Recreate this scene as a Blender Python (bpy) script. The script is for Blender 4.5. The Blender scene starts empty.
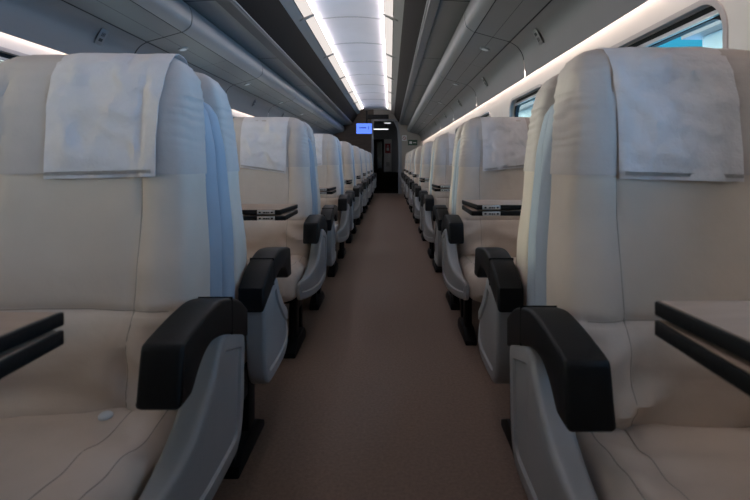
import bpy, bmesh, math, random
from mathutils import Vector, noise, Matrix

random.seed(7)
S = 0.85                 # layout units -> metres
HC = 1.16                # eye height in layout units
CX = -0.52               # centre line of the carriage (aisle is off-centre, 2+1 seating)
PITCH = 2.0
M0 = 1.57                # first back-to-back plane
NROW = 8
Y0, Y1 = -2.4, 17.6
scene = bpy.context.scene
COL = scene.collection

# ------------------------------------------------------------------ materials
def mat(name, color, rough=0.5, bump=0.0, bscale=60.0, var=0.0, vscale=6.0, metallic=0.0, spec=0.5, sheen=0.0, stretch=None):
    m = bpy.data.materials.new(name); m.use_nodes = True
    nt = m.node_tree; b = nt.nodes['Principled BSDF']
    b.inputs['Base Color'].default_value = (*color, 1)
    b.inputs['Roughness'].default_value = rough
    b.inputs['Metallic'].default_value = metallic
    b.inputs['Specular IOR Level'].default_value = spec
    if sheen: b.inputs['Sheen Weight'].default_value = sheen
    tc = nt.nodes.new('ShaderNodeTexCoord')
    src = tc.outputs['Object']
    if stretch:
        mp = nt.nodes.new('ShaderNodeMapping'); mp.inputs['Scale'].default_value = stretch
        nt.links.new(src, mp.inputs['Vector']); src = mp.outputs['Vector']
    if var:
        n = nt.nodes.new('ShaderNodeTexNoise'); n.inputs['Scale'].default_value = vscale; n.inputs['Detail'].default_value = 5
        nt.links.new(src, n.inputs['Vector'])
        r = nt.nodes.new('ShaderNodeValToRGB')
        r.color_ramp.elements[0].position = 0.3; r.color_ramp.elements[1].position = 0.7
        r.color_ramp.elements[0].color = (*[c*(1-var) for c in color], 1)
        r.color_ramp.elements[1].color = (*[min(1, c*(1+var)) for c in color], 1)
        nt.links.new(n.outputs['Fac'], r.inputs['Fac']); nt.links.new(r.outputs['Color'], b.inputs['Base Color'])
    if bump:
        n2 = nt.nodes.new('ShaderNodeTexNoise'); n2.inputs['Scale'].default_value = bscale; n2.inputs['Detail'].default_value = 4
        nt.links.new(src, n2.inputs['Vector'])
        bp = nt.nodes.new('ShaderNodeBump'); bp.inputs['Strength'].default_value = bump; bp.inputs['Distance'].default_value = 0.01
        nt.links.new(n2.outputs['Fac'], bp.inputs['Height']); nt.links.new(bp.outputs['Normal'], b.inputs['Normal'])
    return m

def emis(name, color, strength):
    m = bpy.data.materials.new(name); m.use_nodes = True
    nt = m.node_tree; nt.nodes.clear()
    e = nt.nodes.new('ShaderNodeEmission'); e.inputs['Color'].default_value = (*color, 1); e.inputs['Strength'].default_value = strength
    o = nt.nodes.new('ShaderNodeOutputMaterial'); nt.links.new(e.outputs[0], o.inputs[0])
    return m

def glassmat(name, tint, refl=0.06):
    m = bpy.data.materials.new(name); m.use_nodes = True
    nt = m.node_tree; nt.nodes.clear()
    t = nt.nodes.new('ShaderNodeBsdfTransparent'); t.inputs['Color'].default_value = (*tint, 1)
    g = nt.nodes.new('ShaderNodeBsdfGlossy'); g.inputs['Roughness'].default_value = 0.05
    x = nt.nodes.new('ShaderNodeMixShader'); x.inputs[0].default_value = refl
    o = nt.nodes.new('ShaderNodeOutputMaterial')
    nt.links.new(t.outputs[0], x.inputs[1]); nt.links.new(g.outputs[0], x.inputs[2]); nt.links.new(x.outputs[0], o.inputs[0])
    return m

M = dict(
    leather = mat('leather', (0.56, 0.455, 0.378), 0.58, 0.16, 26, 0.07, 5, spec=0.28),
    hood    = mat('headrest_cloth', (0.47, 0.40, 0.365), 0.75, 0.2, 30, 0.06, 8, spec=0.2),
    thread  = mat('seam_thread', (0.31, 0.265, 0.225), 0.8),
    cover   = mat('cover_cloth', (0.62, 0.565, 0.565), 0.9, 0.7, 24, 0.06, 11, spec=0.2),
    velcro  = mat('velcro', (0.44, 0.40, 0.38), 0.95, 0.3, 200),
    black   = mat('black_plastic', (0.006, 0.0058, 0.006), 0.5, 0.05, 150, spec=0.22),
    blackm  = mat('black_metal', (0.005, 0.005, 0.0055), 0.55, 0.0, spec=0.15),
    panel   = mat('grey_plastic', (0.29, 0.28, 0.275), 0.38, 0.03, 120, 0.04, 8),
    shell   = mat('shell_plastic', (0.30, 0.325, 0.37), 0.75, 0.04, 60, 0.05, 5, spec=0.15),
    carpet  = mat('carpet', (0.19, 0.126, 0.092), 0.62, 0.35, 260, 0.16, 90, spec=0.35),
    rack    = mat('rack_laminate', (0.145, 0.138, 0.138), 0.42, 0.02, 20, 0.04, 3),
    railm   = mat('rail_aluminium', (0.065, 0.062, 0.06), 0.4, 0.0, metallic=0.3),
    tube    = mat('tube_satin', (0.23, 0.225, 0.225), 0.35, 0.02, 30, metallic=0.2),
    seam    = mat('seam_black', (0.012, 0.012, 0.012), 0.7),
    cdark   = mat('ceiling_dark', (0.012, 0.0095, 0.008), 0.8, 0.05, 40, spec=0.08),
    cgrey   = mat('ceiling_grey', (0.22, 0.21, 0.20), 0.55),
    cseam   = mat('ceiling_seam', (0.42, 0.40, 0.42), 0.5),
    cpanel  = mat('ceiling_panel', (0.74, 0.70, 0.74), 0.5, 0.04, 6, 0.04, 2),
    wall    = mat('wall_laminate', (0.66, 0.59, 0.55), 0.5, 0.02, 40, 0.03, 4),
    frame   = mat('window_frame', (0.42, 0.37, 0.36), 0.4, 0.0, metallic=0.3),
    gasket  = mat('gasket', (0.012, 0.012, 0.014), 0.5, spec=0.2),
    alu     = mat('blind_rail', (0.55, 0.53, 0.53), 0.3, metallic=0.7),
    wood    = mat('table_laminate', (0.36, 0.255, 0.19), 0.65, 0.02, 60, 0.08, 12, stretch=(1, 6, 6)),
    plate   = mat('latch_plate', (0.55, 0.54, 0.52), 0.35, metallic=0.5),
    white   = mat('white_enamel', (0.62, 0.62, 0.63), 0.45),
    red     = mat('red_enamel', (0.30, 0.025, 0.03), 0.5),
    green   = mat('green_enamel', (0.02, 0.06, 0.035), 0.5),
    greyd   = mat('door_grey', (0.22, 0.23, 0.25), 0.45, 0.02, 20),
    bulk    = mat('bulkhead_laminate', (0.30, 0.27, 0.24), 0.5, 0.02, 20, 0.05, 3),
    brown   = mat('bulkhead_wood', (0.075, 0.05, 0.035), 0.5, 0.05, 10, 0.3, 8, stretch=(1, 1, 6)),
    pane    = glassmat('window_glass', (0.82, 0.93, 0.95)),
    dglass  = glassmat('door_glass', (0.25, 0.27, 0.30), 0.08),
    lamp    = emis('lamp_diffuser', (1.0, 0.91, 0.86), 0.42),
    led     = emis('lamp_led_line', (1.0, 0.93, 0.96), 6.5),
    lampend = emis('vestibule_lamp', (0.95, 0.97, 1.0), 0.9),
    screen  = emis('screen_blue', (0.10, 0.20, 0.80), 0.75),
    screent = emis('screen_ink', (0.01, 0.02, 0.22), 0.6),
    pavers  = mat('trackside_concrete', (0.45, 0.55, 0.56), 0.8, 0.1, 5, 0.2, 1.5),
)

# ------------------------------------------------------------------ helpers
def link(name, me, m, parent=None, loc=None, rz=0.0):
    o = bpy.data.objects.new(name, me)
    COL.objects.link(o)
    if m is not None:
        for mm in (m if isinstance(m, (list, tuple)) else [m]): me.materials.append(mm)
    if parent is not None: o.parent = parent
    if loc is not None: o.location = Vector(loc)*S
    o.rotation_euler.z = rz
    return o

def fin(bm, name, smooth=40):
    """finish a bmesh (layout units) into a mesh in metres"""
    for v in bm.verts: v.co *= S
    bmesh.ops.recalc_face_normals(bm, faces=bm.faces[:])
    me = bpy.data.meshes.new(name)
    bm.to_mesh(me); bm.free()
    if smooth:
        for p in me.polygons: p.use_smooth = True
        me.set_sharp_from_angle(angle=math.radians(smooth))
    return me

def tag(o, label=None, cat=None, group=None, kind=None):
    if label: o['label'] = label
    if cat: o['category'] = cat
    if group: o['group'] = group
    if kind: o['kind'] = kind
    return o

def empty(name, loc, rz=0.0):
    o = bpy.data.objects.new(name, None); COL.objects.link(o)
    o.empty_display_size = 0.1
    o.location = Vector(loc)*S; o.rotation_euler.z = rz
    return o

def box(bm, x0, x1, y0, y1, z0, z1, bev=0.0):
    r = bmesh.ops.create_cube(bm, size=1.0)
    vs = r['verts']
    for v in vs:
        v.co = Vector(((x0+x1)/2+v.co.x*(x1-x0), (y0+y1)/2+v.co.y*(y1-y0), (z0+z1)/2+v.co.z*(z1-z0)))
    if bev:
        es = list({e for v in vs for e in v.link_edges})
        bmesh.ops.bevel(bm, geom=es, offset=bev, segments=2, profile=0.5, affect='EDGES')
    return bm

def B(*a, **k): return box(bmesh.new(), *a, **k)

def extrude_x(prof, x0, x1, bev=0.0, seg=3, shear=None, inset=None):
    """closed (y,z) outline extruded from x0 to x1; inset = (+1/-1 side, width, depth) sinks a field into one side"""
    bm = bmesh.new()
    lo = [bm.verts.new((x0, y, z)) for y, z in prof]
    hi = [bm.verts.new((x1, y, z)) for y, z in prof]
    f0 = bm.faces.new(lo); f1 = bm.faces.new(list(reversed(hi)))
    n = len(prof)
    for i in range(n):
        bm.faces.new((lo[i], hi[i], hi[(i+1) % n], lo[(i+1) % n]))
    bmesh.ops.recalc_face_normals(bm, faces=bm.faces[:])
    if bev:
        es = list(f0.edges)+list(f1.edges)
        bmesh.ops.bevel(bm, geom=es, offset=bev, segments=seg, profile=0.5, affect='EDGES')
    if inset:
        side, wd, dp = inset
        f = max(bm.faces, key=lambda q: (q.calc_area() if q.normal.x*side > 0.9 else -1))
        bmesh.ops.inset_region(bm, faces=[f], thickness=wd, depth=0.0)
        bmesh.ops.inset_region(bm, faces=[f], thickness=0.006, depth=-dp)
    if shear:
        ys = [q[0] for q in prof]; a, b = min(ys), max(ys)
        for i in range(1, 22):
            bmesh.ops.bisect_plane(bm, geom=bm.verts[:]+bm.edges[:]+bm.faces[:], dist=1e-5, plane_co=(0, a+(b-a)*i/22, 0), plane_no=(0, 1, 0))
        for v in bm.verts: v.co = shear(v.co.copy())
    return bm

def extrude_z(poly, z0, z1, bev=0.0):
    bm = bmesh.new()
    lo = [bm.verts.new((x, y, z0)) for x, y in poly]; hi = [bm.verts.new((x, y, z1)) for x, y in poly]
    f0 = bm.faces.new(lo); f1 = bm.faces.new(list(reversed(hi))); n = len(poly)
    for i in range(n): bm.faces.new((lo[i], hi[i], hi[(i+1) % n], lo[(i+1) % n]))
    bmesh.ops.recalc_face_normals(bm, faces=bm.faces[:])
    if bev: bmesh.ops.bevel(bm, geom=bm.edges[:], offset=bev, segments=2, profile=0.5, affect='EDGES')
    return bm

def smoothpts(pts, sub=5, closed=True):
    out = []; n = len(pts)
    for i in range(n if closed else n-1):
        p0, p1, p2, p3 = [Vector(pts[(i+k) % n]) if closed else Vector(pts[max(0, min(n-1, i+k))]) for k in (-1, 0, 1, 2)]
        for s in range(sub):
            t = s/sub
            out.append(tuple(0.5*((2*p1)+(p2-p0)*t+(2*p0-5*p1+4*p2-p3)*t*t+(3*p1-p0-3*p2+p3)*t**3)))
    if not closed: out.append(tuple(pts[-1]))
    return out

def lerp(tab, z):
    """smooth table lookup"""
    if z <= tab[0][0]: return tab[0][1]
    for (a, va), (b, vb) in zip(tab, tab[1:]):
        if z <= b:
            t = (z-a)/(b-a); t = t*t*(3-2*t)*0.5+t*0.5
            return va+(vb-va)*t
    return tab[-1][1]

def loft(rings, cap=True):
    bm = bmesh.new(); rows = [[bm.verts.new(p) for p in r] for r in rings]
    n = len(rings[0])
    for a, b in zip(rows, rows[1:]):
        for i in range(n): bm.faces.new((a[i], a[(i+1) % n], b[(i+1) % n], b[i]))
    if cap:
        bm.faces.new(rows[0]); bm.faces.new(list(reversed(rows[-1])))
    return bm

def strip_y(pts, y0, y1, n=1):
    """open (x,z) outline swept along the carriage"""
    bm = bmesh.new(); rows = []
    for k in range(n+1):
        y = y0+(y1-y0)*k/n
        rows.append([bm.verts.new((x, y, z)) for x, z in pts])
    for a, b in zip(rows, rows[1:]):
        for i in range(len(pts)-1): bm.faces.new((a[i], a[i+1], b[i+1], b[i]))
    return bm

def solid_y(pts, y0, y1):
    """closed (x,z) outline swept along the carriage, capped"""
    bm = bmesh.new()
    a = [bm.verts.new((x, y0, z)) for x, z in pts]; b = [bm.verts.new((x, y1, z)) for x, z in pts]; n = len(pts)
    bm.faces.new(a); bm.faces.new(list(reversed(b)))
    for i in range(n): bm.faces.new((a[i], a[(i+1) % n], b[(i+1) % n], b[i]))
    return bm

def se(t, n):
    c, s = math.cos(t), math.sin(t)
    return math.copysign(abs(c)**(2/n), c), math.copysign(abs(s)**(2/n), s)

def gauss(x, w): return math.exp(-(x/w)**2)

# ------------------------------------------------------------------ seat geometry (faces -y, back plane at y=0)
ZT = 1.492
YF = [(0.40, -0.325), (0.52, -0.335), (0.70, -0.322), (0.80, -0.300), (1.02, -0.268), (1.18, -0.262), (1.32, -0.252), (1.41, -0.228), (1.455, -0.200), (1.482, -0.165), (ZT, -0.135)]
YB = [(0.40, -0.145), (0.80, -0.122), (1.10, -0.104), (1.30, -0.082), (1.42, -0.066), (1.462, -0.078), (1.484, -0.100), (ZT, -0.128)]
HW = [(0.40, 0.335), (0.60, 0.346), (0.85, 0.342), (1.10, 0.322), (1.25, 0.310), (1.36, 0.301), (1.42, 0.288), (1.455, 0.266), (1.478, 0.238), (ZT, 0.192)]
def front_off(x, z):
    """extra forward bulge (negative = forward) of the padded front"""
    ax = abs(x)
    o = -0.018*max(0.0, min(1.0, (ax-0.17)/0.08))*lerp([(0.4, 1), (1.1, 0.8), (1.25, 1.1), (1.45, 0.1)], z)
    fade = lerp([(0.4, 1), (1.38, 1), (1.46, 0)], z)
    o += 0.009*gauss(ax-0.195, 0.010)*fade
    o += 0.012*gauss(z-0.765, 0.012)*(1 if ax < 0.30 else 0.4)
    o += -0.010*gauss(z-0.66, 0.08)
    o += 0.012*gauss(x, 0.12)*fade
    return o
def front_y(x, z):
    return lerp(YF, z)+front_off(x, z)
def wrk(x, z, seed=0.0):
    a = noise.noise(Vector((x*7+seed, seed*1.7, z*5)))
    b = noise.noise(Vector((x*4+seed*2+z*6, 3.1, z*13)))
    return a, b

def backrest_bm(sgn, zmin=0.0, zmax=9.0, grow=0.0):
    rings = []
    zs = [0.40+i*0.0185 for i in range(54)]
    zs = [z for z in zs if z < 1.37]+[1.375, 1.39, 1.405, 1.42, 1.435, 1.447, 1.458, 1.467, 1.475, 1.481, 1.486, 1.490, ZT]
    zs = sorted(set(zs+[0.755, 0.765, 0.775]+[1.10+0.0063*i for i in range(43)]))
    N = 104
    for z in zs:
        if z < zmin or z > zmax: continue
        w = lerp(HW, z)+grow; yf = lerp(YF, z)-grow; yb = lerp(YB, z)+grow*0.5; yc = (yf+yb)/2; d = (yb-yf)/2
        ring = []
        for k in range(N):
            t = 2*math.pi*(k+0.5)/N
            cx, cy = se(t, 4.5)
            if cy > 0: cx, cy = se(t, 8)
            x, y = w*cx, yc+d*cy
            if cy < 0:
                f = min(1.0, -cy*1.3)
                y += front_off(x, z)*f
                a, b = wrk(x, z, 2.0+sgn)
                low = lerp([(0.4, 1.0), (0.74, 0.9), (0.80, 0.16), (1.1, 0.10), (1.5, 0.10)], z)
                y += (0.020*a+0.024*b)*low*f
                y -= 0.024*low*f*(0.5+0.5*math.sin((abs(x)*0.9+z*1.6)*30+2.5*a))**2*lerp([(0.45, 0.2), (0.56, 1), (0.70, 0.8), (0.77, 0)], z)*(1-gauss(x, 0.08))
            # gathered pleats down the side of the head bolster
            pl = lerp([(1.15, 0), (1.24, 0.8), (1.40, 1.3), (1.45, 0.3)], z)
            if abs(cx) > 0.72: x -= math.copysign(0.0042*pl*min(1, (abs(cx)-0.72)/0.2)*(0.5+0.5*math.sin(z*210+5*noise.noise(Vector((z*14, cx*2, y*9)))))*max(0, 0.6+noise.noise(Vector((z*9, y*8, cx)))), cx)
            ring.append((x, y, z+(grow if z > 1.40 else 0)))
        rings.append(ring)
    return loft(rings)

def shell_bm():
    rings = []; N = 48
    for i in range(26):
        u = i/25; z = 0.50+(1.405-0.50)*u
        w = lerp([(0.5, 0.346), (0.9, 0.340), (1.2, 0.318), (1.32, 0.298), (1.38, 0.265), (1.405, 0.21)], z)
        a = lerp(YB, z)-0.03; b = lerp([(0.5, -0.010), (0.9, -0.008), (1.3, -0.012), (1.37, -0.022), (1.405, -0.040)], z)
        ring = []
        for k in range(N):
            cx, cy = se(2*math.pi*(k+0.5)/N, 5)
            ring.append((w*cx, (a+b)/2+(b-a)/2*cy, z))
        rings.append(ring)
    return loft(rings)

def cover_bm(shift=0.0, skew=0.0, zlow=1.125, seed=0.0):
    hwid = 0.158
    path = [(z, 'f') for z in [zlow+(1.40-zlow)*i/26 for i in range(27)]]+[(z, 'f') for z in (1.415, 1.43, 1.445, 1.458, 1.468, 1.477, 1.484, 1.489, 1.4925)]
    path += [(z, 'b') for z in (1.489, 1.482, 1.472, 1.455, 1.43, 1.40, 1.37, 1.34)]
    bm = bmesh.new(); rows = []; NX = 40
    for (z, side) in path:
        row = []
        for i in range(NX+1):
            u = i/NX*2-1
            zz = z
            if side == 'f':
                k = max(0.0, (1.40-z)/(1.40-zlow)); zz = z+skew*u*k
            x = u*hwid*(1+0.03*noise.noise(Vector((z*5, seed, 0))))+shift
            a, b = wrk(x*1.3, zz*1.2, 5+seed)
            c_ = noise.noise(Vector((x*17+zz*9+seed, 1.3+seed, zz*16-x*8)))
            ed = 1-0.75*abs(u)**3
            fo = max(0, math.sin((x*1.6+zz*2.2)*13+4*a+seed))**3
            lift = 0.0075+ed*(0.014*max(0, a+0.25)+0.012*max(0, b)+0.012*max(0, c_)+0.007*fo)
            if side == 'f':
                y = front_y(x, zz)-lift; zo = zz+(0.004 if zz > 1.47 else 0)
            else:
                y = lerp(YB, zz)+0.004+0.004*abs(b); zo = zz+(0.005 if zz > 1.47 else 0)
            row.append(bm.verts.new((x, y, zo)))
        rows.append(row)
    for r0, r1 in zip(rows, rows[1:]):
        for i in range(NX): bm.faces.new((r0[i], r0[i+1], r1[i+1], r1[i]))
    bmesh.ops.recalc_face_normals(bm, faces=bm.faces[:])
    bmesh.ops.solidify(bm, geom=bm.faces[:], thickness=0.002)
    return bm

def velcro_bm(shift=0.0, skew=0.0, zlow=1.125, seed=0.0):
    """fastening strip showing along the lower edge of a cover"""
    bm = bmesh.new(); rows = []
    for dz in (0.010, 0.020):
        rows.append([bm.verts.new((shift+u*0.150, front_y(shift+u*0.150, zlow+dz+skew*u)-0.021, zlow+dz+skew*u)) for u in [-1+2*i/24 for i in range(25)]])
    for i in range(24): bm.faces.new((rows[0][i], rows[0][i+1], rows[1][i+1], rows[1][i]))
    bmesh.ops.solidify(bm, geom=bm.faces[:], thickness=-0.012)
    return bm

def cushion_bm(sgn):
    rings = []; N = 88
    ys = [-0.24-0.016*i for i in range(36)]+[-0.81, -0.822, -0.833, -0.842, -0.849, -0.854, -0.857]
    for y in ys:
        u = -y
        top = lerp([(0.24, 0.515), (0.36, 0.520), (0.55, 0.535), (0.72, 0.545), (0.79, 0.535), (0.83, 0.510), (0.85, 0.475), (0.857, 0.44)], u)
        bot = lerp([(0.24, 0.36), (0.75, 0.335), (0.82, 0.345), (0.857, 0.39)], u)
        w = lerp([(0.24, 0.335), (0.4, 0.352), (0.78, 0.355), (0.83, 0.335), (0.857, 0.29)], u)
        ring = []
        for k in range(N):
            cx, cz = se(2*math.pi*(k+0.5)/N, 5)
            x = w*cx; z = (top+bot)/2+(top-bot)/2*cz
            if cz > 0:
                f = min(1, cz*1.3); ax = abs(x)
                z += f*(0.012*max(0, min(1, (ax-0.2)/0.08))-0.010*gauss(ax-0.215, 0.009)-0.012*gauss(x, 0.13))
                a, b = wrk(x, y, 9+sgn)
                c_ = noise.noise(Vector((x*6+y*3, y*8, 4.0+sgn)))
                z += f*(0.016*a+0.012*b+0.008*c_)
            ring.append((x, y, z))
        rings.append(ring)
    return loft(rings)

ARM = [(-0.150, 0.745), (-0.21, 0.783), (-0.33, 0.803), (-0.43, 0.795), (-0.555, 0.770), (-0.578, 0.757), (-0.592, 0.66), (-0.583, 0.652), (-0.525, 0.654), (-0.51, 0.668), (-0.475, 0.705), (-0.43, 0.722), (-0.35, 0.718), (-0.26, 0.695), (-0.150, 0.655)]
def arm_bm(x0, x1):
    pts = []
    top = smoothpts([(-0.115, 0.716), (-0.20, 0.768), (-0.33, 0.805), (-0.43, 0.803), (-0.545, 0.785)], 4, False)
    nose = smoothpts([(-0.562, 0.780), (-0.574, 0.766), (-0.592, 0.668), (-0.590, 0.656), (-0.580, 0.651), (-0.530, 0.654)], 3, False)
    und = smoothpts([(-0.520, 0.660), (-0.475, 0.700), (-0.42, 0.722), (-0.33, 0.712), (-0.22, 0.672), (-0.115, 0.632)], 4, False)
    return extrude_x(top+nose+und, x0, x1, bev=0.010, seg=3)
def armjoint_bm(x0, x1):
    # slim collar where the pivoting armrest meets its fixed root
    top = [(-0.268, 0.798), (-0.276, 0.800)]
    return extrude_x([(-0.262, 0.7925), (-0.266, 0.7940), (-0.266, 0.692), (-0.262, 0.690)], x0-0.0006, x1+0.0006)

def panel_bm(s):
    # s = +1: aisle on +x
    fr = smoothpts([(-0.140, 0.648), (-0.138, 0.55), (-0.148, 0.43), (-0.185, 0.352), (-0.28, 0.332), (-0.60, 0.336), (-0.76, 0.352), (-0.80, 0.375), (-0.805, 0.43), (-0.78, 0.462), (-0.64, 0.485), (-0.50, 0.54), (-0.39, 0.63), (-0.33, 0.705), (-0.24, 0.69)], 4, True)
    x0, x1 = (0.372, 0.442) if s > 0 else (-0.442, -0.372)
    def sh(c):
        t = max(0.0, (-c.y-0.40)/0.40); k = 0.072*t*t
        if abs(c.x) < 0.40: k *= 0.15
        c.x -= math.copysign(k, c.x)
        return c
    return extrude_x(fr, x0, x1, bev=0.014, seg=3, shear=sh, inset=(s, 0.030, 0.007))

def leg_bm(x):
    bm = bmesh.new()
    box(bm, x-0.022, x+0.022, -0.64, -0.55, 0.05, 0.345, 0.006)
    box(bm, x-0.016, x+0.016, -0.44, -0.39, 0.05, 0.345, 0.006)
    box(bm, x-0.018, x+0.018, -0.60, -0.40, 0.23, 0.345, 0.004)
    pts = [(-0.74, 0.001), (-0.385, 0.001), (-0.385, 0.045), (-0.44, 0.085), (-0.64, 0.085), (-0.74, 0.03)]
    b2 = extrude_x(pts, x-0.036, x+0.036, bev=0.006, seg=2)
    me = bpy.data.meshes.new('tmp'); b2.to_mesh(me); b2.free(); bm.from_mesh(me); bpy.data.meshes.remove(me)
    return bm

def tube_along(bm, pts, rad, n=6):
    pts = [Vector(p_) for p_ in pts]; rows = []
    for i, p_ in enumerate(pts):
        d = (pts[min(i+1, len(pts)-1)]-pts[max(i-1, 0)]).normalized()
        a = d.cross(Vector((0.3, 1, 0.2))).normalized(); b = d.cross(a)
        rows.append([bm.verts.new(p_+rad*(math.cos(2*math.pi*k/n)*a+math.sin(2*math.pi*k/n)*b)) for k in range(n)])
    for q, w_ in zip(rows, rows[1:]):
        for k in range(n): bm.faces.new((q[k], q[(k+1) % n], w_[(k+1) % n], w_[k]))
    bm.faces.new(rows[0]); bm.faces.new(list(reversed(rows[-1])))
def back_stitch_bm(bt):
    """seams of the backrest laid onto its surface"""
    bm = bmesh.new()
    for x in (-0.197, 0.197):
        pts = [(x, z) for z in [0.52+i*0.012 for i in range(52)]]
        for run in (pts,):
            q = []
            for (xx, z) in run:
                h = bt.ray_cast(Vector((xx, -1.0, z)), Vector((0, 1, 0)))
                if h[0] is not None: q.append((xx, h[0].y+0.0005, z))
            tube_along(bm, q, 0.0015)
    q = []
    for i in range(45):
        xx = -0.29+0.58*i/44
        h = bt.ray_cast(Vector((xx, -1.0, 0.767)), Vector((0, 1, 0)))
        if h[0] is not None: q.append((xx, h[0].y+0.0005, 0.767))
    tube_along(bm, q, 0.0015)
    return bm
def cushion_stitch_bm(bt):
    bm = bmesh.new()
    for x in (-0.305, -0.215, 0.215, 0.305):
        q = []
        for i in range(42):
            y = -0.33-0.0122*i
            h = bt.ray_cast(Vector((x, y, 2.0)), Vector((0, 0, -1)))
            if h[0] is not None: q.append((x, y, h[0].z-0.0005))
        tube_along(bm, q, 0.0015)
    return bm
def sewn(bm, stitch):
    """sew the seams into the padded part's own mesh (second material)"""
    from mathutils.bvhtree import BVHTree
    bm.faces.ensure_lookup_table()
    st = stitch(BVHTree.FromBMesh(bm))
    for f in st.faces: f.material_index = 1
    me = bpy.data.meshes.new('t'); st.to_mesh(me); st.free(); bm.from_mesh(me); bpy.data.meshes.remove(me)
    return bm

MESH = {}
def mesh(key, f):
    if key not in MESH: MESH[key] = fin(f(), key)
    return MESH[key]

def lowered(bm):
    for v in bm.verts: v.co.z -= 0.016*max(0.0, min(1.0, (v.co.z-1.0)/0.4))
    return bm
COVERS = [(0.0, 0.0, 1.125, 0.0), (0.02, -0.022, 1.105, 3.3), (-0.015, 0.015, 1.115, 6.1), (0.088, 0.004, 1.122, 8.4), (-0.035, -0.004, 1.118, 4.9)]
def make_seat(s, kind='aisle'):
    """s=+1: aisle side on +x. kind 'aisle' has arm and side panel, 'window' has none on that side"""
    root = empty('train_seat', (0, 0, 0))
    def add(name, key, f, m, par=root):
        if key.startswith(('backrest', 'shell', 'velcro')) or key == 'cover0': f = (lambda g=f: lowered(g()))
        me = mesh(key, f)
        o = bpy.data.objects.new(name, me); COL.objects.link(o); o.parent = par
        if not me.materials:
            me.materials.append(M[m])
            if m == 'leather': me.materials.append(M['thread'])
        return o
    cu = add('cushion', 'cushion%d' % s, lambda: sewn(cushion_bm(s), cushion_stitch_bm), 'leather')
    bk = add('backrest', 'backrest%d' % s, lambda: sewn(backrest_bm(s, 0, 1.40), back_stitch_bm), 'leather')
    add('headrest', 'backrest_head%d' % s, lambda: backrest_bm(s, 1.128, 9, 0.004), 'hood')
    add('back_shell', 'shell', shell_bm, 'shell')
    cv = add('headrest_cover', 'cover0', lambda: cover_bm(*COVERS[0]), 'cover')
    cv['label'] = 'pale lilac-white cloth headrest cover'
    add('fastening_strip', 'velcro0', lambda: velcro_bm(*COVERS[0]), 'velcro', cv)
    a0, a1 = (0.352, 0.444)
    if kind == 'aisle':
        sp = add('side_panel', 'panel%d' % s, lambda: panel_bm(s), 'panel')
        ar = add('armrest', 'arm%d' % s, lambda: arm_bm(*((a0, a1) if s > 0 else (-a1, -a0))), 'black')
        add('joint_collar', 'joint%d' % s, lambda: armjoint_bm(*((a0, a1) if s > 0 else (-a1, -a0))), 'blackm', ar)
    for x in (0.30*s, -0.30*s):
        add('leg', 'leg%.2f' % x, lambda x=x: leg_bm(x), 'blackm')
    add('crossbeam', 'beam', lambda: B(-0.30, 0.30, -0.56, -0.44, 0.27, 0.345, 0.01), 'blackm')
    return root

def copy_tree(o, parent=None):
    c = o.copy(); COL.objects.link(c)
    if parent is not None: c.parent = parent
    for ch in list(o.children): copy_tree(ch, c)
    return c

ORD = ['first', 'second', 'third', 'fourth', 'fifth', 'sixth', 'seventh', 'eighth', 'ninth']
protos = {(1, 'aisle'): make_seat(1), (-1, 'aisle'): make_seat(-1), (1, 'window'): make_seat(1, 'window'), (-1, 'window'): make_seat(-1, 'window')}
used = set()
cover_meshes = [mesh('cover0', None)]+[None]*4
strip_meshes = [mesh('velcro0', None)]+[None]*4
for i in (1, 2, 3, 4):
    me = fin(lowered(cover_bm(*COVERS[i])), 'cover%d' % i); me.materials.append(M['cover']); cover_meshes[i] = me
    me = fin(lowered(velcro_bm(*COVERS[i])), 'velcro%d' % i); me.materials.append(M['velcro']); strip_meshes[i] = me
LX, RX, WX = -0.882, 0.812, -1.665
seats = {}
def place(s, kind, x, y, back, cov, label, group):
    p = protos[(s, kind)]
    o = p if (s, kind) not in used else copy_tree(p)
    used.add((s, kind))
    o.location = Vector((x, y, 0))*S
    o.rotation_euler.z = math.pi if back else 0.0
    for c in o.children:
        if c.name.startswith('headrest_cover'):
            c.data = cover_meshes[cov]
            for g in c.children: g.data = strip_meshes[cov]
        if back and c.name.startswith(('leg', 'crossbeam')): c.location.y = 0.20*S
    tag(o, label, 'train seat', group)
    return o
for k in range(NROW):
    y = M0+PITCH*k
    n = ORD[k]
    LX = -0.873 if k == 0 else -0.894
    RX = 0.777 if k == 0 else 0.812
    near = 'nearest the camera' if k == 0 else 'the %s bay away' % n
    dx = (0.04 if k == 0 else 0)
    place(1, 'aisle', LX, y, False, (3 if k == 0 else k % 3), 'cream leather seat left of aisle facing the camera, %s such from the front' % n, 'seats facing the camera left of the aisle')
    place(-1, 'aisle', LX-(0.014 if k == 0 else 0), y, True, k % 3, 'cream leather seat left of aisle facing away, %s such from the front' % n, 'seats facing away left of the aisle')
    place(-1, 'aisle', RX, y-(0.08 if k == 0 else 0), False, (4 if k == 0 else (k+1) % 3), 'cream leather seat right of aisle facing the camera, %s such from the front' % n, 'seats facing the camera right of the aisle')
    place(1, 'aisle', RX+(0.046 if k == 0 else 0), y, True, (k+1) % 3, 'cream leather seat right of aisle facing away, %s such from the front' % n, 'seats facing away right of the aisle')
    place(1, 'window', WX, y, False, k % 3, 'cream leather seat along the left windows facing the camera', 'seats along the left windows facing the camera')
    place(-1, 'window', WX, y, True, (k+2) % 3, 'cream leather seat along the left windows facing away', 'seats along the left windows facing away')

for s, x, kd in ((-1, -0.882, 'aisle'), (1, 0.812, 'aisle'), (-1, WX, 'window')):  # unseen row, added so it blocks light from the near cushions
    place(s, kd, x, M0-PITCH, True, 0, 'unseen cream leather seat beside and behind the camera, facing the nearest seats', 'unseen seats behind the camera')

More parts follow.
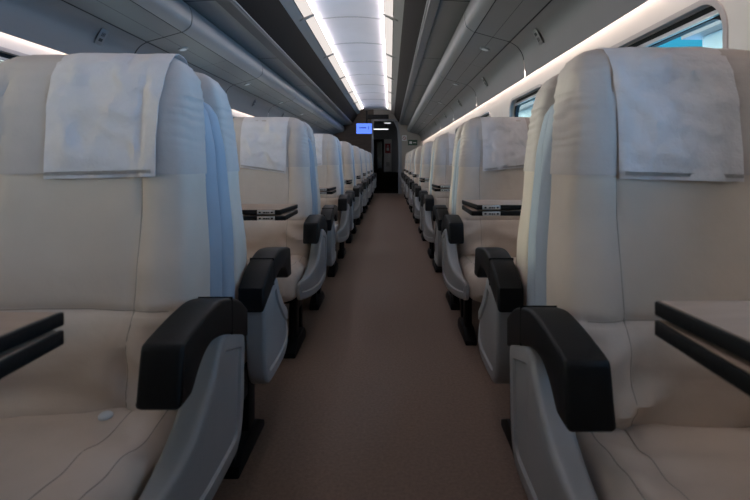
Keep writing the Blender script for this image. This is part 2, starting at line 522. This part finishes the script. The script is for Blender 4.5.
# small white button in the crease of the nearest left seat
front_left = [o for o in COL.objects if o.name.startswith('train_seat') and abs(o.location.x--0.873*S) < 1e-4 and abs(o.location.y-M0*S) < 1e-4 and abs(o.rotation_euler.z) < 0.1][0]
bm = bmesh.new(); bmesh.ops.create_uvsphere(bm, u_segments=20, v_segments=12, radius=0.017)
for v in bm.verts: v.co.z *= 0.6; v.co += Vector((0.165, -0.375, 0.528))
bt = link('belt_button', fin(bm, 'belt_button'), M['white'], front_left); bt['label'] = 'small white button'

# ------------------------------------------------------------------ tables of the facing bays
def make_table(s):
    """s=+1: free end towards +x at x=0, table runs to -x (left side)"""
    root = empty('folding_table', (0, 0, 0))
    L = 1.66 if s > 0 else 0.76
    D = 0.165
    z0 = HC-(0.300 if s > 0 else 0.272)
    def poly(taper):
        e = 0.0
        pts = [(0, D), (-s*0.0-(taper*s), -D), (-s*L, -D), (-s*L, D)]
        return pts
    def leaf(name, za, zb, taper):
        p = poly(taper)
        o = link(name, fin(extrude_z(p, za, zb, 0.003), name, 30), M['black'], root)
        q = [(x+(-s*0.006 if i < 2 else 0), y+(-0.006 if y > 0 else 0.006)) for i, (x, y) in enumerate(p)]
        t = link('laminate_top', fin(extrude_z(q, zb-0.001, zb+0.0012), 'laminate_top', 30), M['wood'], o); t['label'] = 'tan laminate top with black edge'
        return o
    lo = leaf('tabletop', z0, z0+0.024, 0.0)
    up = leaf('folded_leaf', z0+0.031, z0+0.054, 0.028)
    up['label'] = 'leaf folded over on the table'
    xc = -s*0.10
    for par, za in ((lo, z0), (up, z0+0.031)):
        la = link('latch', fin(B(xc-0.045, xc+0.045, -D-0.006, -D+0.001, za+0.001, za+0.022, 0.001), 'latch', 30), M['plate'], par)
        la['label'] = 'silver latch plate with black marks'
    # printed marks of the plates, one mesh on each leaf
    for par, za in ((lo, z0), (up, z0+0.031)):
        mk = bmesh.new()
        for k, (a, b_) in enumerate(((-0.036, -0.026), (-0.014, -0.003), (0.0, 0.009), (0.012, 0.018), (0.026, 0.036))):
            box(mk, xc+a, xc+b_, -D-0.0072, -D-0.0055, za+0.007, za+(0.015 if k in (0, 4) else 0.013))
        link('latch_marks', fin(mk, 'latch_marks', 0), M['black'], par)
    # hinge blocks between the leaves and a pedestal by the wall
    hb = bmesh.new()
    for yy in (-0.12, 0.12): box(hb, -s*(L-0.03)-0.02, -s*(L-0.03)+0.02, yy-0.02, yy+0.02, z0+0.023, z0+0.032)
    link('hinge', fin(hb, 'hinge', 0), M['blackm'], root)
    lx = -s*(L-0.12)
    link('leg', fin(B(lx-0.04, lx+0.04, -0.08, 0.01, 0.02, z0+0.001, 0.008), 'leg'), M['blackm'], root)
    link('foot', fin(B(lx-0.06, lx+0.06, -0.14, 0.03, 0.001, 0.025, 0.006), 'foot'), M['blackm'], root)
    return root
tabs = {1: make_table(1), -1: make_table(-1)}
for k in range(NROW):
    for s, xx, yy in ((1, -0.535, 0.055), (-1, 0.412, 0.02)):
        if s < 0 and k == 0: xx = 0.415
        o = tabs[s] if k == 0 else copy_tree(tabs[s])
        o.location = Vector((xx, M0-1+PITCH*k+yy, 0))*S
        side = 'left' if s > 0 else 'right'
        tag(o, 'folded tan table with black edges %s of the aisle, %s from the camera' % (side, ORD[k]), 'table', 'folding tables %s of the aisle' % side)

# ------------------------------------------------------------------ carriage shell
WL, WR = CX-1.72, CX+1.72
ZW = HC+0.95
def H(h): return HC+h
tag(link('floor', fin(B(WL-0.1, WR+0.1, Y0, Y1+0.2, -0.05, 0.0), 'floor', 0), M['carpet']), kind='structure')

def wall_mesh(x, out, windows, z0=0.0, z1=ZW, wz0=1.10, wz1=HC+0.605, r=0.13):
    bm = bmesh.new(); dep = 0.07*out
    bounds = [Y0]+[(windows[i][1]+windows[i+1][0])/2 for i in range(len(windows)-1)]+[Y1]
    NS = 10
    for i, (a, b) in enumerate(windows):
        ya, yb = bounds[i], bounds[i+1]
        hole = []; outer = []
        for (cy, cz, t0) in ((b-r, wz1-r, 0), (a+r, wz1-r, 90), (a+r, wz0+r, 180), (b-r, wz0+r, 270)):
            for q in range(NS+1):
                t = math.radians(t0+90*q/NS)
                hole.append((cy+r*math.cos(t), cz+r*math.sin(t)))
        corners = [(yb, z1), (ya, z1), (ya, z0), (yb, z0)]
        n = len(hole)
        hv = [bm.verts.new((x, y, z)) for y, z in hole]; rv = [bm.verts.new((x+dep, y, z)) for y, z in hole]
        cv = [bm.verts.new((x, y, z)) for y, z in corners]
        for c in range(4):
            seg = [hv[c*(NS+1)+q] for q in range(NS+1)]
            for q in range(NS): bm.faces.new((cv[c], seg[q], seg[q+1]))
            bm.faces.new((cv[c], hv[c*(NS+1)+NS], hv[((c+1) % 4)*(NS+1)], cv[(c+1) % 4]))
        for q in range(n): bm.faces.new((hv[q], hv[(q+1) % n], rv[(q+1) % n], rv[q]))
    return fin(bm, 'wall', 30)
winR = [(1.72+2.0*k-4.0, 2.80+2.0*k-4.0) for k in range(0, 10)]
winL = [(1.95+2.0*k-4.0, 3.10+2.0*k-4.0) for k in range(0, 9)]
tag(link('wall_right', wall_mesh(WR, 1, winR), M['wall']), kind='structure')
tag(link('wall_left', wall_mesh(WL, -1, winL, wz1=HC+0.645), M['wall']), kind='structure')

def rrect(y0, y1, z0, z1, r, NS=10):
    out = []
    for (cy, cz, t0) in ((y1-r, z1-r, 0), (y0+r, z1-r, 90), (y0+r, z0+r, 180), (y1-r, z0+r, 270)):
        for q in range(NS+1):
            t = math.radians(t0+90*q/NS); out.append((cy+r*math.cos(t), cz+r*math.sin(t)))
    return out
def ring_bm(o_, i_, xa, xb):
    bm = bmesh.new(); n = len(o_)
    A = [bm.verts.new((xa, y, z)) for y, z in o_]; Bv = [bm.verts.new((xa, y, z)) for y, z in i_]
    C = [bm.verts.new((xb, y, z)) for y, z in o_]; D = [bm.verts.new((xb, y, z)) for y, z in i_]
    for q in range(n):
        p = (q+1) % n
        for f in ((A[q], A[p], Bv[p], Bv[q]), (Bv[q], Bv[p], D[p], D[q]), (D[q], D[p], C[p], C[q]), (C[q], C[p], A[p], A[q])): bm.faces.new(f)
    return bm
def make_window(idx, x, out, a, b):
    z0, z1 = 1.10, HC+(0.605 if out > 0 else 0.645)
    L = b-a
    root = empty('window_%d' % idx, (x, (a+b)/2, 0)); tag(root, kind='structure')
    h = L/2
    if 'wf%d' % out not in MESH:
        e = out
        MESH['wf%d' % out] = fin(ring_bm(rrect(-h-0.018, h+0.018, z0-0.018, z1+0.018, 0.145), rrect(-h+0.004, h-0.004, z0+0.004, z1-0.004, 0.128), -0.006*e, 0.02*e), 'window_frame', 30); MESH['wf%d' % out].materials.append(M['frame'])
        MESH['wg%d' % out] = fin(ring_bm(rrect(-h, h, z0, z1, 0.13), rrect(-h+0.035, h-0.035, z0+0.035, z1-0.055, 0.11), 0.045*e, 0.075*e), 'gasket', 30); MESH['wg%d' % out].materials.append(M['gasket'])
        bl = B(-h+0.08, h-0.06, min(0.0, 1), 0.001, 0, 0.001) if False else bmesh.new()
        xa, xb = sorted((0.026*e, 0.044*e))
        box(bl, xa, xb, -h+0.07, h-0.07, z1-0.052, z1-0.030, 0.005)
        MESH['wb%d' % out] = fin(bl, 'blind_rail', 30); MESH['wb%d' % out].materials.append(M['alu'])
        pn = bmesh.new()
        xa, xb = sorted((0.056*e, 0.060*e))
        box(pn, xa, xb, -h+0.03, h-0.03, z0+0.03, z1-0.05)
        MESH['wp%d' % out] = fin(pn, 'pane', 0); MESH['wp%d' % out].materials.append(M['pane'])
    for nm, key in (('window_frame', 'wf'), ('gasket', 'wg'), ('blind_rail', 'wb'), ('pane', 'wp')):
        o = bpy.data.objects.new(nm, MESH['%s%d' % (key, out)]); COL.objects.link(o); o.parent = root
wi = 1
for a, b in winR: make_window(wi, WR, 1, a, b); wi += 1
for a, b in winL: make_window(wi, WL, -1, a, b); wi += 1

# ceiling cross-section (distance from centre line, height above the eye)
SEC = dict(crown=(0.0, 1.888), panel=(0.426, 1.867), lamp=(0.565, 1.808), grey=(0.677, 1.748), dark=(0.856, 1.428), rail=(0.957, 1.366), rack=(1.24, 1.352))
def P(key, s): a, h = SEC[key]; return (CX+s*a, H(h))
# centre panels, each between two seams
EN = Y1-0.0
cs = [-2.0+1.4*k for k in range(15)]
bm = bmesh.new()
ceil_pts = [(CX+0.43*q/8, H(1.905+0.035*(1-(q/8)**2))) for q in range(-8, 9)]
for k, y in enumerate(cs):
    a, b = y+0.004, min(y+1.4-0.004, Y1)
    if a >= Y1: break
    me = bpy.data.meshes.new('t'); t = strip_y(ceil_pts, a, b)
    # turn the panel edges up at the seams
    t.to_mesh(me); t.free(); bm.from_mesh(me); bpy.data.meshes.remove(me)
for y in cs:
    b2 = solid_y([(a_, z_) for a_, z_ in ceil_pts]+[(a_, z_-0.008) for a_, z_ in reversed(ceil_pts)], y-0.010, y+0.010)
    for f in b2.faces: f.material_index = 1
    me = bpy.data.meshes.new('t'); b2.to_mesh(me); b2.free(); bm.from_mesh(me); bpy.data.meshes.remove(me)
tag(link('ceiling', fin(bm, 'ceiling', 30), (M['cpanel'], M['cseam'])), kind='structure')
ti = 1
def trim(me, m):
    global ti
    o = tag(link('trim_%d' % ti, me, m), kind='structure'); ti += 1; return o
for s in (-1, 1):
    trim(fin(strip_y([P('lamp', s), P('grey', s)], Y0, Y1), 'trim', 30), M['cgrey'])
    trim(fin(strip_y([P('grey', s), (CX+s*0.70, H(1.66)), P('dark', s)], Y0, Y1), 'trim', 30), M['cdark'])
    d, r = P('dark', s), P('rail', s)
    trim(fin(strip_y([d, (d[0]+s*0.012, d[1]-0.035), (r[0]-s*0.02, r[1]-0.02), r], Y0, Y1), 'trim', 30), M['railm'])
    # thin round bead beside the dark recess
    bead = [(d[0]+0.010*math.cos(t), d[1]-0.004+0.010*math.sin(t)) for t in [i*math.pi/5 for i in range(10)]]
    trim(fin(solid_y(bead, Y0, Y1), 'trim', 60), M['tube'])
# dark lining above the lamp channels and a roof over everything
roof = [(WL-0.1, H(0.6)), (WL-0.1, H(1.55)), (CX-0.9, H(2.1)), (CX+0.9, H(2.1)), (WR+0.1, H(1.55)), (WR+0.1, H(0.6))]
trim(fin(strip_y(roof, Y0-0.05, Y1+3.2), 'trim', 0), M['cdark'])
tag(link('wall_back', fin(B(WL-0.1, WR+0.1, Y0-0.05, Y0, 0, H(2.1)), 'wall_back', 0), M['bulk']), kind='structure')

# ceiling lamps
LP = 2.17
ly = [6.05-LP*3+LP*k for k in range(8)]
for s in (-1, 1):
    p, q = P('panel', s), P('lamp', s)
    n = 0
    proto = None
    for y in ly:
        root = empty('ceiling_light', (0, y, 0))
        b = min(y+LP, Y1)-y
        def lampbm(a, c):
            u = Vector((p[0], 0, p[1])); v = Vector((q[0], 0, q[1])); d = (v-u)
            bm = bmesh.new()
            pts = [(u+d*0.15), (u+d*0.94)]
            th = Vector((0, 0, 0.03))
            return solid_y([(pts[0].x, pts[0].z), (pts[1].x, pts[1].z), (pts[1].x, pts[1].z+0.05), (pts[0].x, pts[0].z+0.06)], a, c)
        for (a, c) in ((0.035, b/2-0.008), (b/2+0.008, b-0.035)):
            link('diffuser', fin(lampbm(a, c), 'diffuser', 0), M['lamp'], root)
            xa, xb = sorted((CX+s*0.431, CX+s*0.438))
            link('led_line', fin(B(xa, xb, a, c, H(1.862), H(1.900)), 'led_line', 0), M['led'], root)
        bm = bmesh.new()
        x0, x1 = sorted((p[0]+s*0.0, q[0]+s*0.035))
        zz = q[1]
        pp = [(p[0], p[1]-0.006), (q[0], q[1]-0.022), (q[0]+s*0.05, q[1]-0.046), (q[0]+s*0.05, q[1]-0.02), (q[0], q[1]+0.02), (p[0], p[1]+0.03)]
        link('bracket', fin(solid_y(pp, -0.03, 0.03), 'bracket', 30), M['cgrey'], root)
        n += 1
        tag(root, 'white strip light along the %s edge of the ceiling, %s from the camera' % ('left' if s < 0 else 'right', ORD[n-1]), 'ceiling light', 'strip lights along the %s ceiling edge' % ('left' if s < 0 else 'right'))

# luggage racks: top panel, rounded handrail front, underside, curved lip
RACK = {}
seg = [4.05-2.25*3+2.25*k for k in range(10)]
for s in (-1, 1):
    root = empty('luggage_rack', (CX+s*1.3, 0, 0))
    ox = CX+s*1.3
    def W(a, h): return (CX+s*a-ox, H(h))
    lip = (1.66, 0.7125 if s > 0 else 0.728)
    tubep = smoothpts([(1.245, 1.350), (1.195, 1.335), (1.160, 1.285), (1.150, 1.22), (1.165, 1.145), (1.232, 1.095)], 4, False)
    curve = smoothpts([(1.535, 1.010), (1.60, 0.965), (1.645, 0.88), lip], 5, False)
    for k, y in enumerate(seg):
        a = max(y, Y0)+0.009; b = min(y+2.25, Y1)-0.009
        if a >= b: continue
        link('top_panel', fin(strip_y([W(0.957, 1.366), W(1.235, 1.352)], a, b), 'top_panel', 30), M['rack'], root)
        link('handrail', fin(solid_y([W(*t) for t in tubep], a, b), 'handrail', 50), M['tube'], root)
        mid = (a+b)/2
        for (u, v) in ((a, mid-0.002), (mid+0.002, b)):
            link('underside_panel', fin(strip_y([W(1.240, 1.094), W(1.385, 1.053)], u, v), 'underside_panel', 30), M['rack'], root)
            link('underside_panel', fin(strip_y([W(1.388, 1.052), W(1.527, 1.014)], u, v), 'underside_panel', 30), M['rack'], root)
        link('curved_lip', fin(strip_y([W(*t) for t in curve], a, b), 'curved_lip', 50), M['rack'], root)
    link('rack_lining', fin(strip_y([W(0.99, 1.40), W(1.26, 1.385), W(1.25, 1.12), W(1.53, 1.04), W(1.70, 0.90)], Y0, Y1), 'rack_lining', 0), M['seam'], root)
    RACK[s] = root
    tag(root, 'long grey luggage rack with rounded front edge above the %s windows' % ('left' if s < 0 else 'right'), 'luggage rack')

# seat number plates and reading lamps fixed to the racks
def turned(bm, s, deg, loc):
    bmesh.ops.transform(bm, matrix=Matrix.Translation(Vector(loc)) @ Matrix.Rotation(s*math.radians(deg), 4, 'Y'), verts=bm.verts[:])
    return bm
for s in (-1, 1):
    rk = RACK[s]
    for n in range(5):
        at = (s*0.313, 3.55+2.0*n, H(0.925))
        fr = turned(box(bmesh.new(), -0.06, 0.06, -0.045, 0.045, -0.004, 0.004, 0.002), s, 62, at)
        mk = bmesh.new()
        box(mk, -0.035, -0.012, -0.020, 0.020, -0.0055, -0.003)
        for yy in (-0.018, -0.003, 0.012): box(mk, 0.005, 0.035, yy, yy+0.006, -0.0055, -0.003)
        turned(mk, s, 62, at)
        pl = link('seat_sign', fin(fr, 'seat_sign', 30), M['rack'], rk)
        link('pictogram', fin(mk, 'pictogram', 0), M['seam'], pl); pl['label'] = 'small seat sign with dark pictogram'
        at = (s*0.10, 4.45+2.0*n, H(1.048))
        c1 = bmesh.new(); bmesh.ops.create_cone(c1, cap_ends=True, segments=24, radius1=0.045, radius2=0.05, depth=0.016); turned(c1, s, 15, at)
        c2 = bmesh.new(); bmesh.ops.create_cone(c2, cap_ends=True, segments=24, radius1=0.03, radius2=0.03, depth=0.02); turned(c2, s, 15, at)
        rl = link('reading_light', fin(c1, 'reading_light'), M['tube'], rk); link('lens', fin(c2, 'lens'), M['white'], rl)

# ------------------------------------------------------------------ far bulkhead, vestibule
DX0, DX1, DT = -0.60, 0.30, 1.50
bm = bmesh.new()
box(bm, WL-0.1, DX0, Y1, Y1+0.08, 0, H(2.1)); bw = bm
tag(link('wall_far_left', fin(bw, 'wall', 0), M['brown']), kind='structure')
tag(link('wall_far_right', fin(B(DX1, WR+0.1, Y1, Y1+0.08, 0, H(2.1)), 'wall', 0), M['bulk']), kind='structure')
tag(link('wall_far_top', fin(B(DX0, DX1, Y1, Y1+0.08, H(DT), H(2.1)), 'wall', 0), M['bulk']), kind='structure')
# door surround with a slanted right jamb
bm = bmesh.new()
outer = [(DX0-0.08, 0.0), (DX0-0.08, H(DT)+0.07), (DX1-0.14, H(DT)+0.07), (DX1+0.02, H(DT)-0.25), (DX1+0.13, H(0.75)), (DX1+0.13, 0.0)]
inner = [(DX0, 0.0), (DX0, H(DT)), (DX1-0.17, H(DT)), (DX1-0.03, H(DT)-0.27), (DX1+0.0, H(0.72)), (DX1+0.0, 0.0)]
A = [bm.verts.new((x, Y1-0.05, z)) for x, z in outer]; Bq = [bm.verts.new((x, Y1-0.05, z)) for x, z in inner]
C = [bm.verts.new((x, Y1+0.09, z)) for x, z in outer]; D = [bm.verts.new((x, Y1+0.09, z)) for x, z in inner]
for q in range(5):
    for f in ((A[q], A[q+1], Bq[q+1], Bq[q]), (Bq[q], Bq[q+1], D[q+1], D[q]), (C[q], C[q+1], A[q+1], A[q])): bm.faces.new(f)
tag(link('trim_%d' % ti, fin(bm, 'trim', 20), M['greyd']), kind='structure'); ti += 1
VY = Y1+2.6
tag(link('wall_vestibule_back', fin(B(-1.6, 1.2, VY, VY+0.06, 0, H(2.1)), 'wall', 0), M['greyd']), kind='structure')
tag(link('wall_vestibule_left', fin(B(-1.62, -1.56, Y1+0.08, VY, 0, H(2.1)), 'wall', 0), M['brown']), kind='structure')
tag(link('wall_vestibule_right', fin(B(0.62, 0.68, Y1+0.08, VY, 0, H(2.1)), 'wall', 0), M['greyd']), kind='structure')
tag(link('floor_vestibule', fin(B(-1.6, 0.7, Y1+0.2, VY, -0.05, 0.0), 'floor', 0), M['cdark']), kind='structure')
tag(link('ceiling_vestibule', fin(B(-1.6, 0.7, Y1+0.08, VY, H(1.70), H(1.75)), 'ceiling', 0), M['cdark']), kind='structure')
d1 = empty('door_1', (-0.46, VY-0.03, 0)); tag(d1, kind='structure')
link('door_leaf', fin(B(-0.24, 0.20, -0.02, 0.02, 0.0, H(0.95), 0.005), 'door_leaf'), M['cdark'], d1)
link('pane', fin(B(-0.17, 0.13, -0.028, -0.02, 0.9, H(0.85)), 'pane', 0), M['dglass'], d1)
cab = empty('wall_cabinet', (-0.09, VY-0.10, 0))
link('cabinet_body', fin(B(-0.16, 0.16, -0.08, 0.09, H(-0.40), H(0.95), 0.008), 'cabinet_body'), M['white'], cab)
vent = bmesh.new()
for k in range(4): box(vent, -0.07, 0.07, -0.088, -0.079, H(-0.18+0.045*k), H(-0.155+0.045*k))
link('vent', fin(vent, 'vent', 0), M['greyd'], cab)
tag(cab, 'tall white cabinet seen through the doorway at the far end', 'cabinet')
nt = empty('notice', (-0.09, VY-0.186, H(0.57)))
link('notice_board', fin(B(-0.115, 0.115, -0.006, 0.004, -0.20, 0.20), 'notice_board', 0), M['red'], nt)
nm = bmesh.new(); box(nm, -0.05, 0.05, -0.009, -0.005, -0.10, 0.03); box(nm, -0.03, 0.03, -0.009, -0.005, 0.07, 0.12)
link('notice_print', fin(nm, 'notice_print', 0), M['white'], nt)
tag(nt, 'red notice panel on the white cabinet at the far end', 'notice')
low = tag(link('low_locker', fin(B(-0.62, 0.60, VY-0.55, VY-0.22, 0.0, H(-0.42), 0.01), 'low_locker'), M['cdark']), 'low black locker below the white cabinet at the far end', 'locker')
vl = empty('vestibule_light', (-0.40, Y1+1.1, H(1.29)))
link('diffuser', fin(B(-0.33, 0.33, -0.04, 0.04, -0.025, 0.0), 'diffuser', 0), M['lampend'], vl)
link('housing', fin(B(-0.35, 0.35, -0.05, 0.05, 0.0, 0.03), 'housing', 0), M['greyd'], vl)
hg = bmesh.new()
for xx in (-0.25, 0.25): box(hg, xx-0.01, xx+0.01, -0.01, 0.01, 0.03, 0.415)
link('hanger', fin(hg, 'hanger', 0), M['blackm'], vl)
tag(vl, 'long white tube light beyond the far doorway', 'light')
vl = empty('vestibule_light', (-0.09, Y1+0.5, H(1.475)))
link('diffuser', fin(B(-0.11, 0.11, -0.03, 0.03, -0.015, 0.0), 'diffuser', 0), M['lampend'], vl)
link('housing', fin(B(-0.13, 0.13, -0.04, 0.04, 0.0, 0.226), 'housing', 0), M['greyd'], vl)
tag(vl, 'short white light at the top of the far doorway', 'light')

# destination display over the end of the ceiling panels
dd = empty('destination_display', (-0.45, Y1-0.05, H(1.66)))
link('display_case', fin(B(-0.40, 0.40, -0.06, 0.045, -0.085, 0.07, 0.008), 'display_case'), M['black'], dd)
link('display_window', fin(B(-0.36, 0.36, -0.065, -0.058, -0.05, 0.045), 'display_window', 0), M['gasket'], dd)
tag(dd, 'black blank destination display above the far doorway', 'display')
# hanging monitor
TY = 16.6
tv = empty('monitor', (-0.895, TY, H(1.155)))
link('casing', fin(B(-0.285, 0.285, -0.02, 0.05, -0.195, 0.195, 0.008), 'casing'), M['black'], tv)
sc_ = link('screen', fin(B(-0.268, 0.268, -0.024, -0.018, -0.178, 0.178), 'screen', 0), M['screen'], tv); sc_['label'] = 'bright blue screen'
ik = bmesh.new()
for k, (a, b_) in enumerate(((-0.16, -0.12), (-0.11, -0.075), (-0.065, -0.02), (-0.01, 0.03), (0.04, 0.07))):
    box(ik, a, b_, -0.0265, -0.0235, 0.012 if k % 2 else 0.005, 0.05)
for k in range(7):
    t = -1.2+k*0.4
    box(ik, 0.13+0.035*math.cos(t)-0.01, 0.13+0.035*math.cos(t)+0.01, -0.0265, -0.0235, 0.02+0.045*math.sin(t)-0.01, 0.02+0.045*math.sin(t)+0.01)
link('screen_lettering', fin(ik, 'screen_lettering', 0), M['screent'], tv)
link('ceiling_arm', fin(B(0.06, 0.12, 0.0, 0.05, 0.19, 0.62), 'ceiling_arm', 0), M['black'], tv)
tag(tv, 'monitor with glowing blue screen hanging at the far end left of the doorway', 'monitor')
# signs on the far right bulkhead
sg = empty('no_smoking_sign', (0.525, Y1-0.008, H(0.875)))
link('sign_plate', fin(B(-0.085, 0.085, -0.006, 0.006, -0.10, 0.10), 'sign_plate', 0), M['white'], sg)
bm = bmesh.new()
n = 28
o1 = [(0.066*math.cos(2*math.pi*i/n), 0.066*math.sin(2*math.pi*i/n)) for i in range(n)]; i1 = [(x*0.72, z*0.72) for x, z in o1]
A = [bm.verts.new((x, -0.0085, z)) for x, z in o1]; Bq = [bm.verts.new((x, -0.0085, z)) for x, z in i1]
for q in range(n): bm.faces.new((A[q], A[(q+1) % n], Bq[(q+1) % n], Bq[q]))
bmesh.ops.solidify(bm, geom=bm.faces[:], thickness=0.002)
t = bmesh.new(); box(t, -0.055, 0.055, -0.0095, -0.0065, -0.008, 0.008); bmesh.ops.transform(t, matrix=Matrix.Rotation(math.radians(45), 4, 'Y'), verts=t.verts[:])
me = bpy.data.meshes.new('t'); t.to_mesh(me); t.free(); bm.from_mesh(me); bpy.data.meshes.remove(me)
link('prohibition_ring', fin(bm, 'prohibition_ring', 0), M['red'], sg)
tag(sg, 'small white sign with red ring right of the far doorway', 'sign')
sg = empty('exit_sign', (0.83, Y1-0.012, H(0.71)))
link('sign_plate', fin(B(-0.17, 0.17, -0.012, 0.012, -0.10, 0.10, 0.003), 'sign_plate', 0), M['green'], sg)
bm = bmesh.new()
box(bm, -0.12, -0.02, -0.0145, -0.0115, -0.045, 0.045); box(bm, 0.02, 0.13, -0.0145, -0.0115, -0.015, 0.015)
link('pictogram', fin(bm, 'pictogram', 0), M['white'], sg)
tag(sg, 'dark green exit sign right of the small red-ring sign', 'sign')

# ------------------------------------------------------------------ outside, seen through the right windows
bx = 0
for k, (y, w, h) in enumerate(((5.3, 0.8, 2.95), (13.6, 3.2, 2.9), (21.5, 4.0, 3.0))):
    root = empty('trackside_hut', (WR+3.0, y, 0))
    link('walls', fin(B(-0.5, 0.7, -w/2, w/2, -1.0, h-0.3, 0.02), 'walls', 0), M['pavers'], root)
    link('roof', fin(extrude_x([(-w/2-0.15, h-0.3), (w/2+0.15, h-0.3), (w/2+0.15, h-0.3+0.08), (0, h-0.3+0.3), (-w/2-0.15, h-0.3+0.08)], -0.65, 0.85), 'roof', 0), M['greyd'], root)
    tag(root, 'pale trackside hut outside the right windows, %s from the camera' % ORD[k], 'hut', 'huts beside the track')

# ------------------------------------------------------------------ light
w = bpy.data.worlds.new('World'); scene.world = w; w.use_nodes = True
nt_ = w.node_tree; nt_.nodes.clear()
tc = nt_.nodes.new('ShaderNodeTexCoord'); sx = nt_.nodes.new('ShaderNodeSeparateXYZ')
nt_.links.new(tc.outputs['Generated'], sx.inputs[0])
cr = nt_.nodes.new('ShaderNodeValToRGB')          # sky made brighter abeam to light the seats, duller along the track
mr = nt_.nodes.new('ShaderNodeMapRange'); mr.inputs['From Min'].default_value = -1; mr.inputs['From Max'].default_value = 1
nt_.links.new(sx.outputs['X'], mr.inputs['Value'])
K = 6.0; KR = 9.0
els = [(0.0, (1.0*K, 0.86*K, 0.75*K)), (0.16, (1.0*K, 0.86*K, 0.75*K)), (0.30, (0.52, 0.60, 0.63)), (0.45, (0.52, 0.60, 0.63)), (0.55, (0.035, 0.24, 0.36)), (0.78, (0.035, 0.24, 0.36)), (0.86, (0.32*KR, 0.59*KR, 1.0*KR)), (1.0, (0.32*KR, 0.59*KR, 1.0*KR))]
while len(cr.color_ramp.elements) < len(els): cr.color_ramp.elements.new(0.5)
for e, (p_, c_) in zip(cr.color_ramp.elements, els): e.position = p_; e.color = (*c_, 1)
nt_.links.new(mr.outputs['Result'], cr.inputs['Fac'])
# the abeam sky is bright low down and dull higher up, shaped to keep the cushions darker
el = nt_.nodes.new('ShaderNodeMapRange'); el.inputs['From Min'].default_value = 0.10; el.inputs['From Max'].default_value = 0.30
el.inputs['To Min'].default_value = 1.0; el.inputs['To Max'].default_value = 0.22
nt_.links.new(sx.outputs['Z'], el.inputs['Value'])
ab = nt_.nodes.new('ShaderNodeMath'); ab.operation = 'ABSOLUTE'; nt_.links.new(sx.outputs['X'], ab.inputs[0])
am = nt_.nodes.new('ShaderNodeMapRange'); am.inputs['From Min'].default_value = 0.60; am.inputs['From Max'].default_value = 0.72
nt_.links.new(ab.outputs[0], am.inputs['Value'])
mx = nt_.nodes.new('ShaderNodeMix'); mx.inputs['A'].default_value = 1.0
nt_.links.new(am.outputs['Result'], mx.inputs['Factor']); nt_.links.new(el.outputs['Result'], mx.inputs['B'])
bg = nt_.nodes.new('ShaderNodeBackground')
nt_.links.new(mx.outputs['Result'], bg.inputs['Strength'])
nt_.links.new(cr.outputs[0], bg.inputs['Color'])
wo = nt_.nodes.new('ShaderNodeOutputWorld'); nt_.links.new(bg.outputs[0], wo.inputs[0])

def area(name, loc, rot, sx_, sy_, color, power, portal=False):
    L = bpy.data.lights.new(name, 'AREA'); L.shape = 'RECTANGLE'; L.size = sx_*S; L.size_y = sy_*S; L.color = color; L.energy = power
    o = bpy.data.objects.new(name, L); COL.objects.link(o); o.location = Vector(loc)*S; o.rotation_euler = rot
    if portal: L.cycles.is_portal = True
    return o
for x, ws, ry in ((WR+0.02, winR, math.pi/2), (WL-0.02, winL, -math.pi/2)):
    for a, b in ws:
        area('window_portal', (x, (a+b)/2, (1.10+HC+0.56)/2), (0, ry, 0), 0.62, b-a-0.06, (1, 1, 1), 1, True)
# concealed cove lamps between rack lip and side wall
for s, wx in ((1, WR), (-1, WL)):
    area('cove_light', (wx-s*0.03, (Y0+Y1)/2, H(0.80)), (0, -s*math.radians(50), 0), 0.035, Y1-Y0-0.2, (1.0, 0.87, 0.80), 15)

# low pale sun through the left windows onto the flanks of the right seats
L = bpy.data.lights.new('sun', 'SUN'); L.energy = 0.7; L.angle = math.radians(2.0); L.color = (1.0, 0.88, 0.70)
o = bpy.data.objects.new('sun', L); COL.objects.link(o); o.location = (-6, 6, 3)
o.rotation_euler = Vector((1.0, -0.37, -0.12)).to_track_quat('-Z', 'Y').to_euler()

# ------------------------------------------------------------------ camera
cam = bpy.data.cameras.new('Camera'); co = bpy.data.objects.new('Camera', cam); COL.objects.link(co)
co.location = Vector((0, 0, HC))*S; co.rotation_euler = (math.pi/2, 0, 0)
cam.sensor_width = 36; cam.lens = 480/750*36
cam.shift_x = -15/750; cam.shift_y = -88/750
cam.clip_start = 0.02
cam.dof.use_dof = True; cam.dof.focus_distance = 3.4*S; cam.dof.aperture_fstop = 5.6
scene.camera = co
scene.view_settings.view_transform = 'Standard'; scene.view_settings.look = 'None'
scene.view_settings.gamma = 1.0; scene.view_settings.use_curve_mapping = False
scene.view_settings.exposure = 1.05
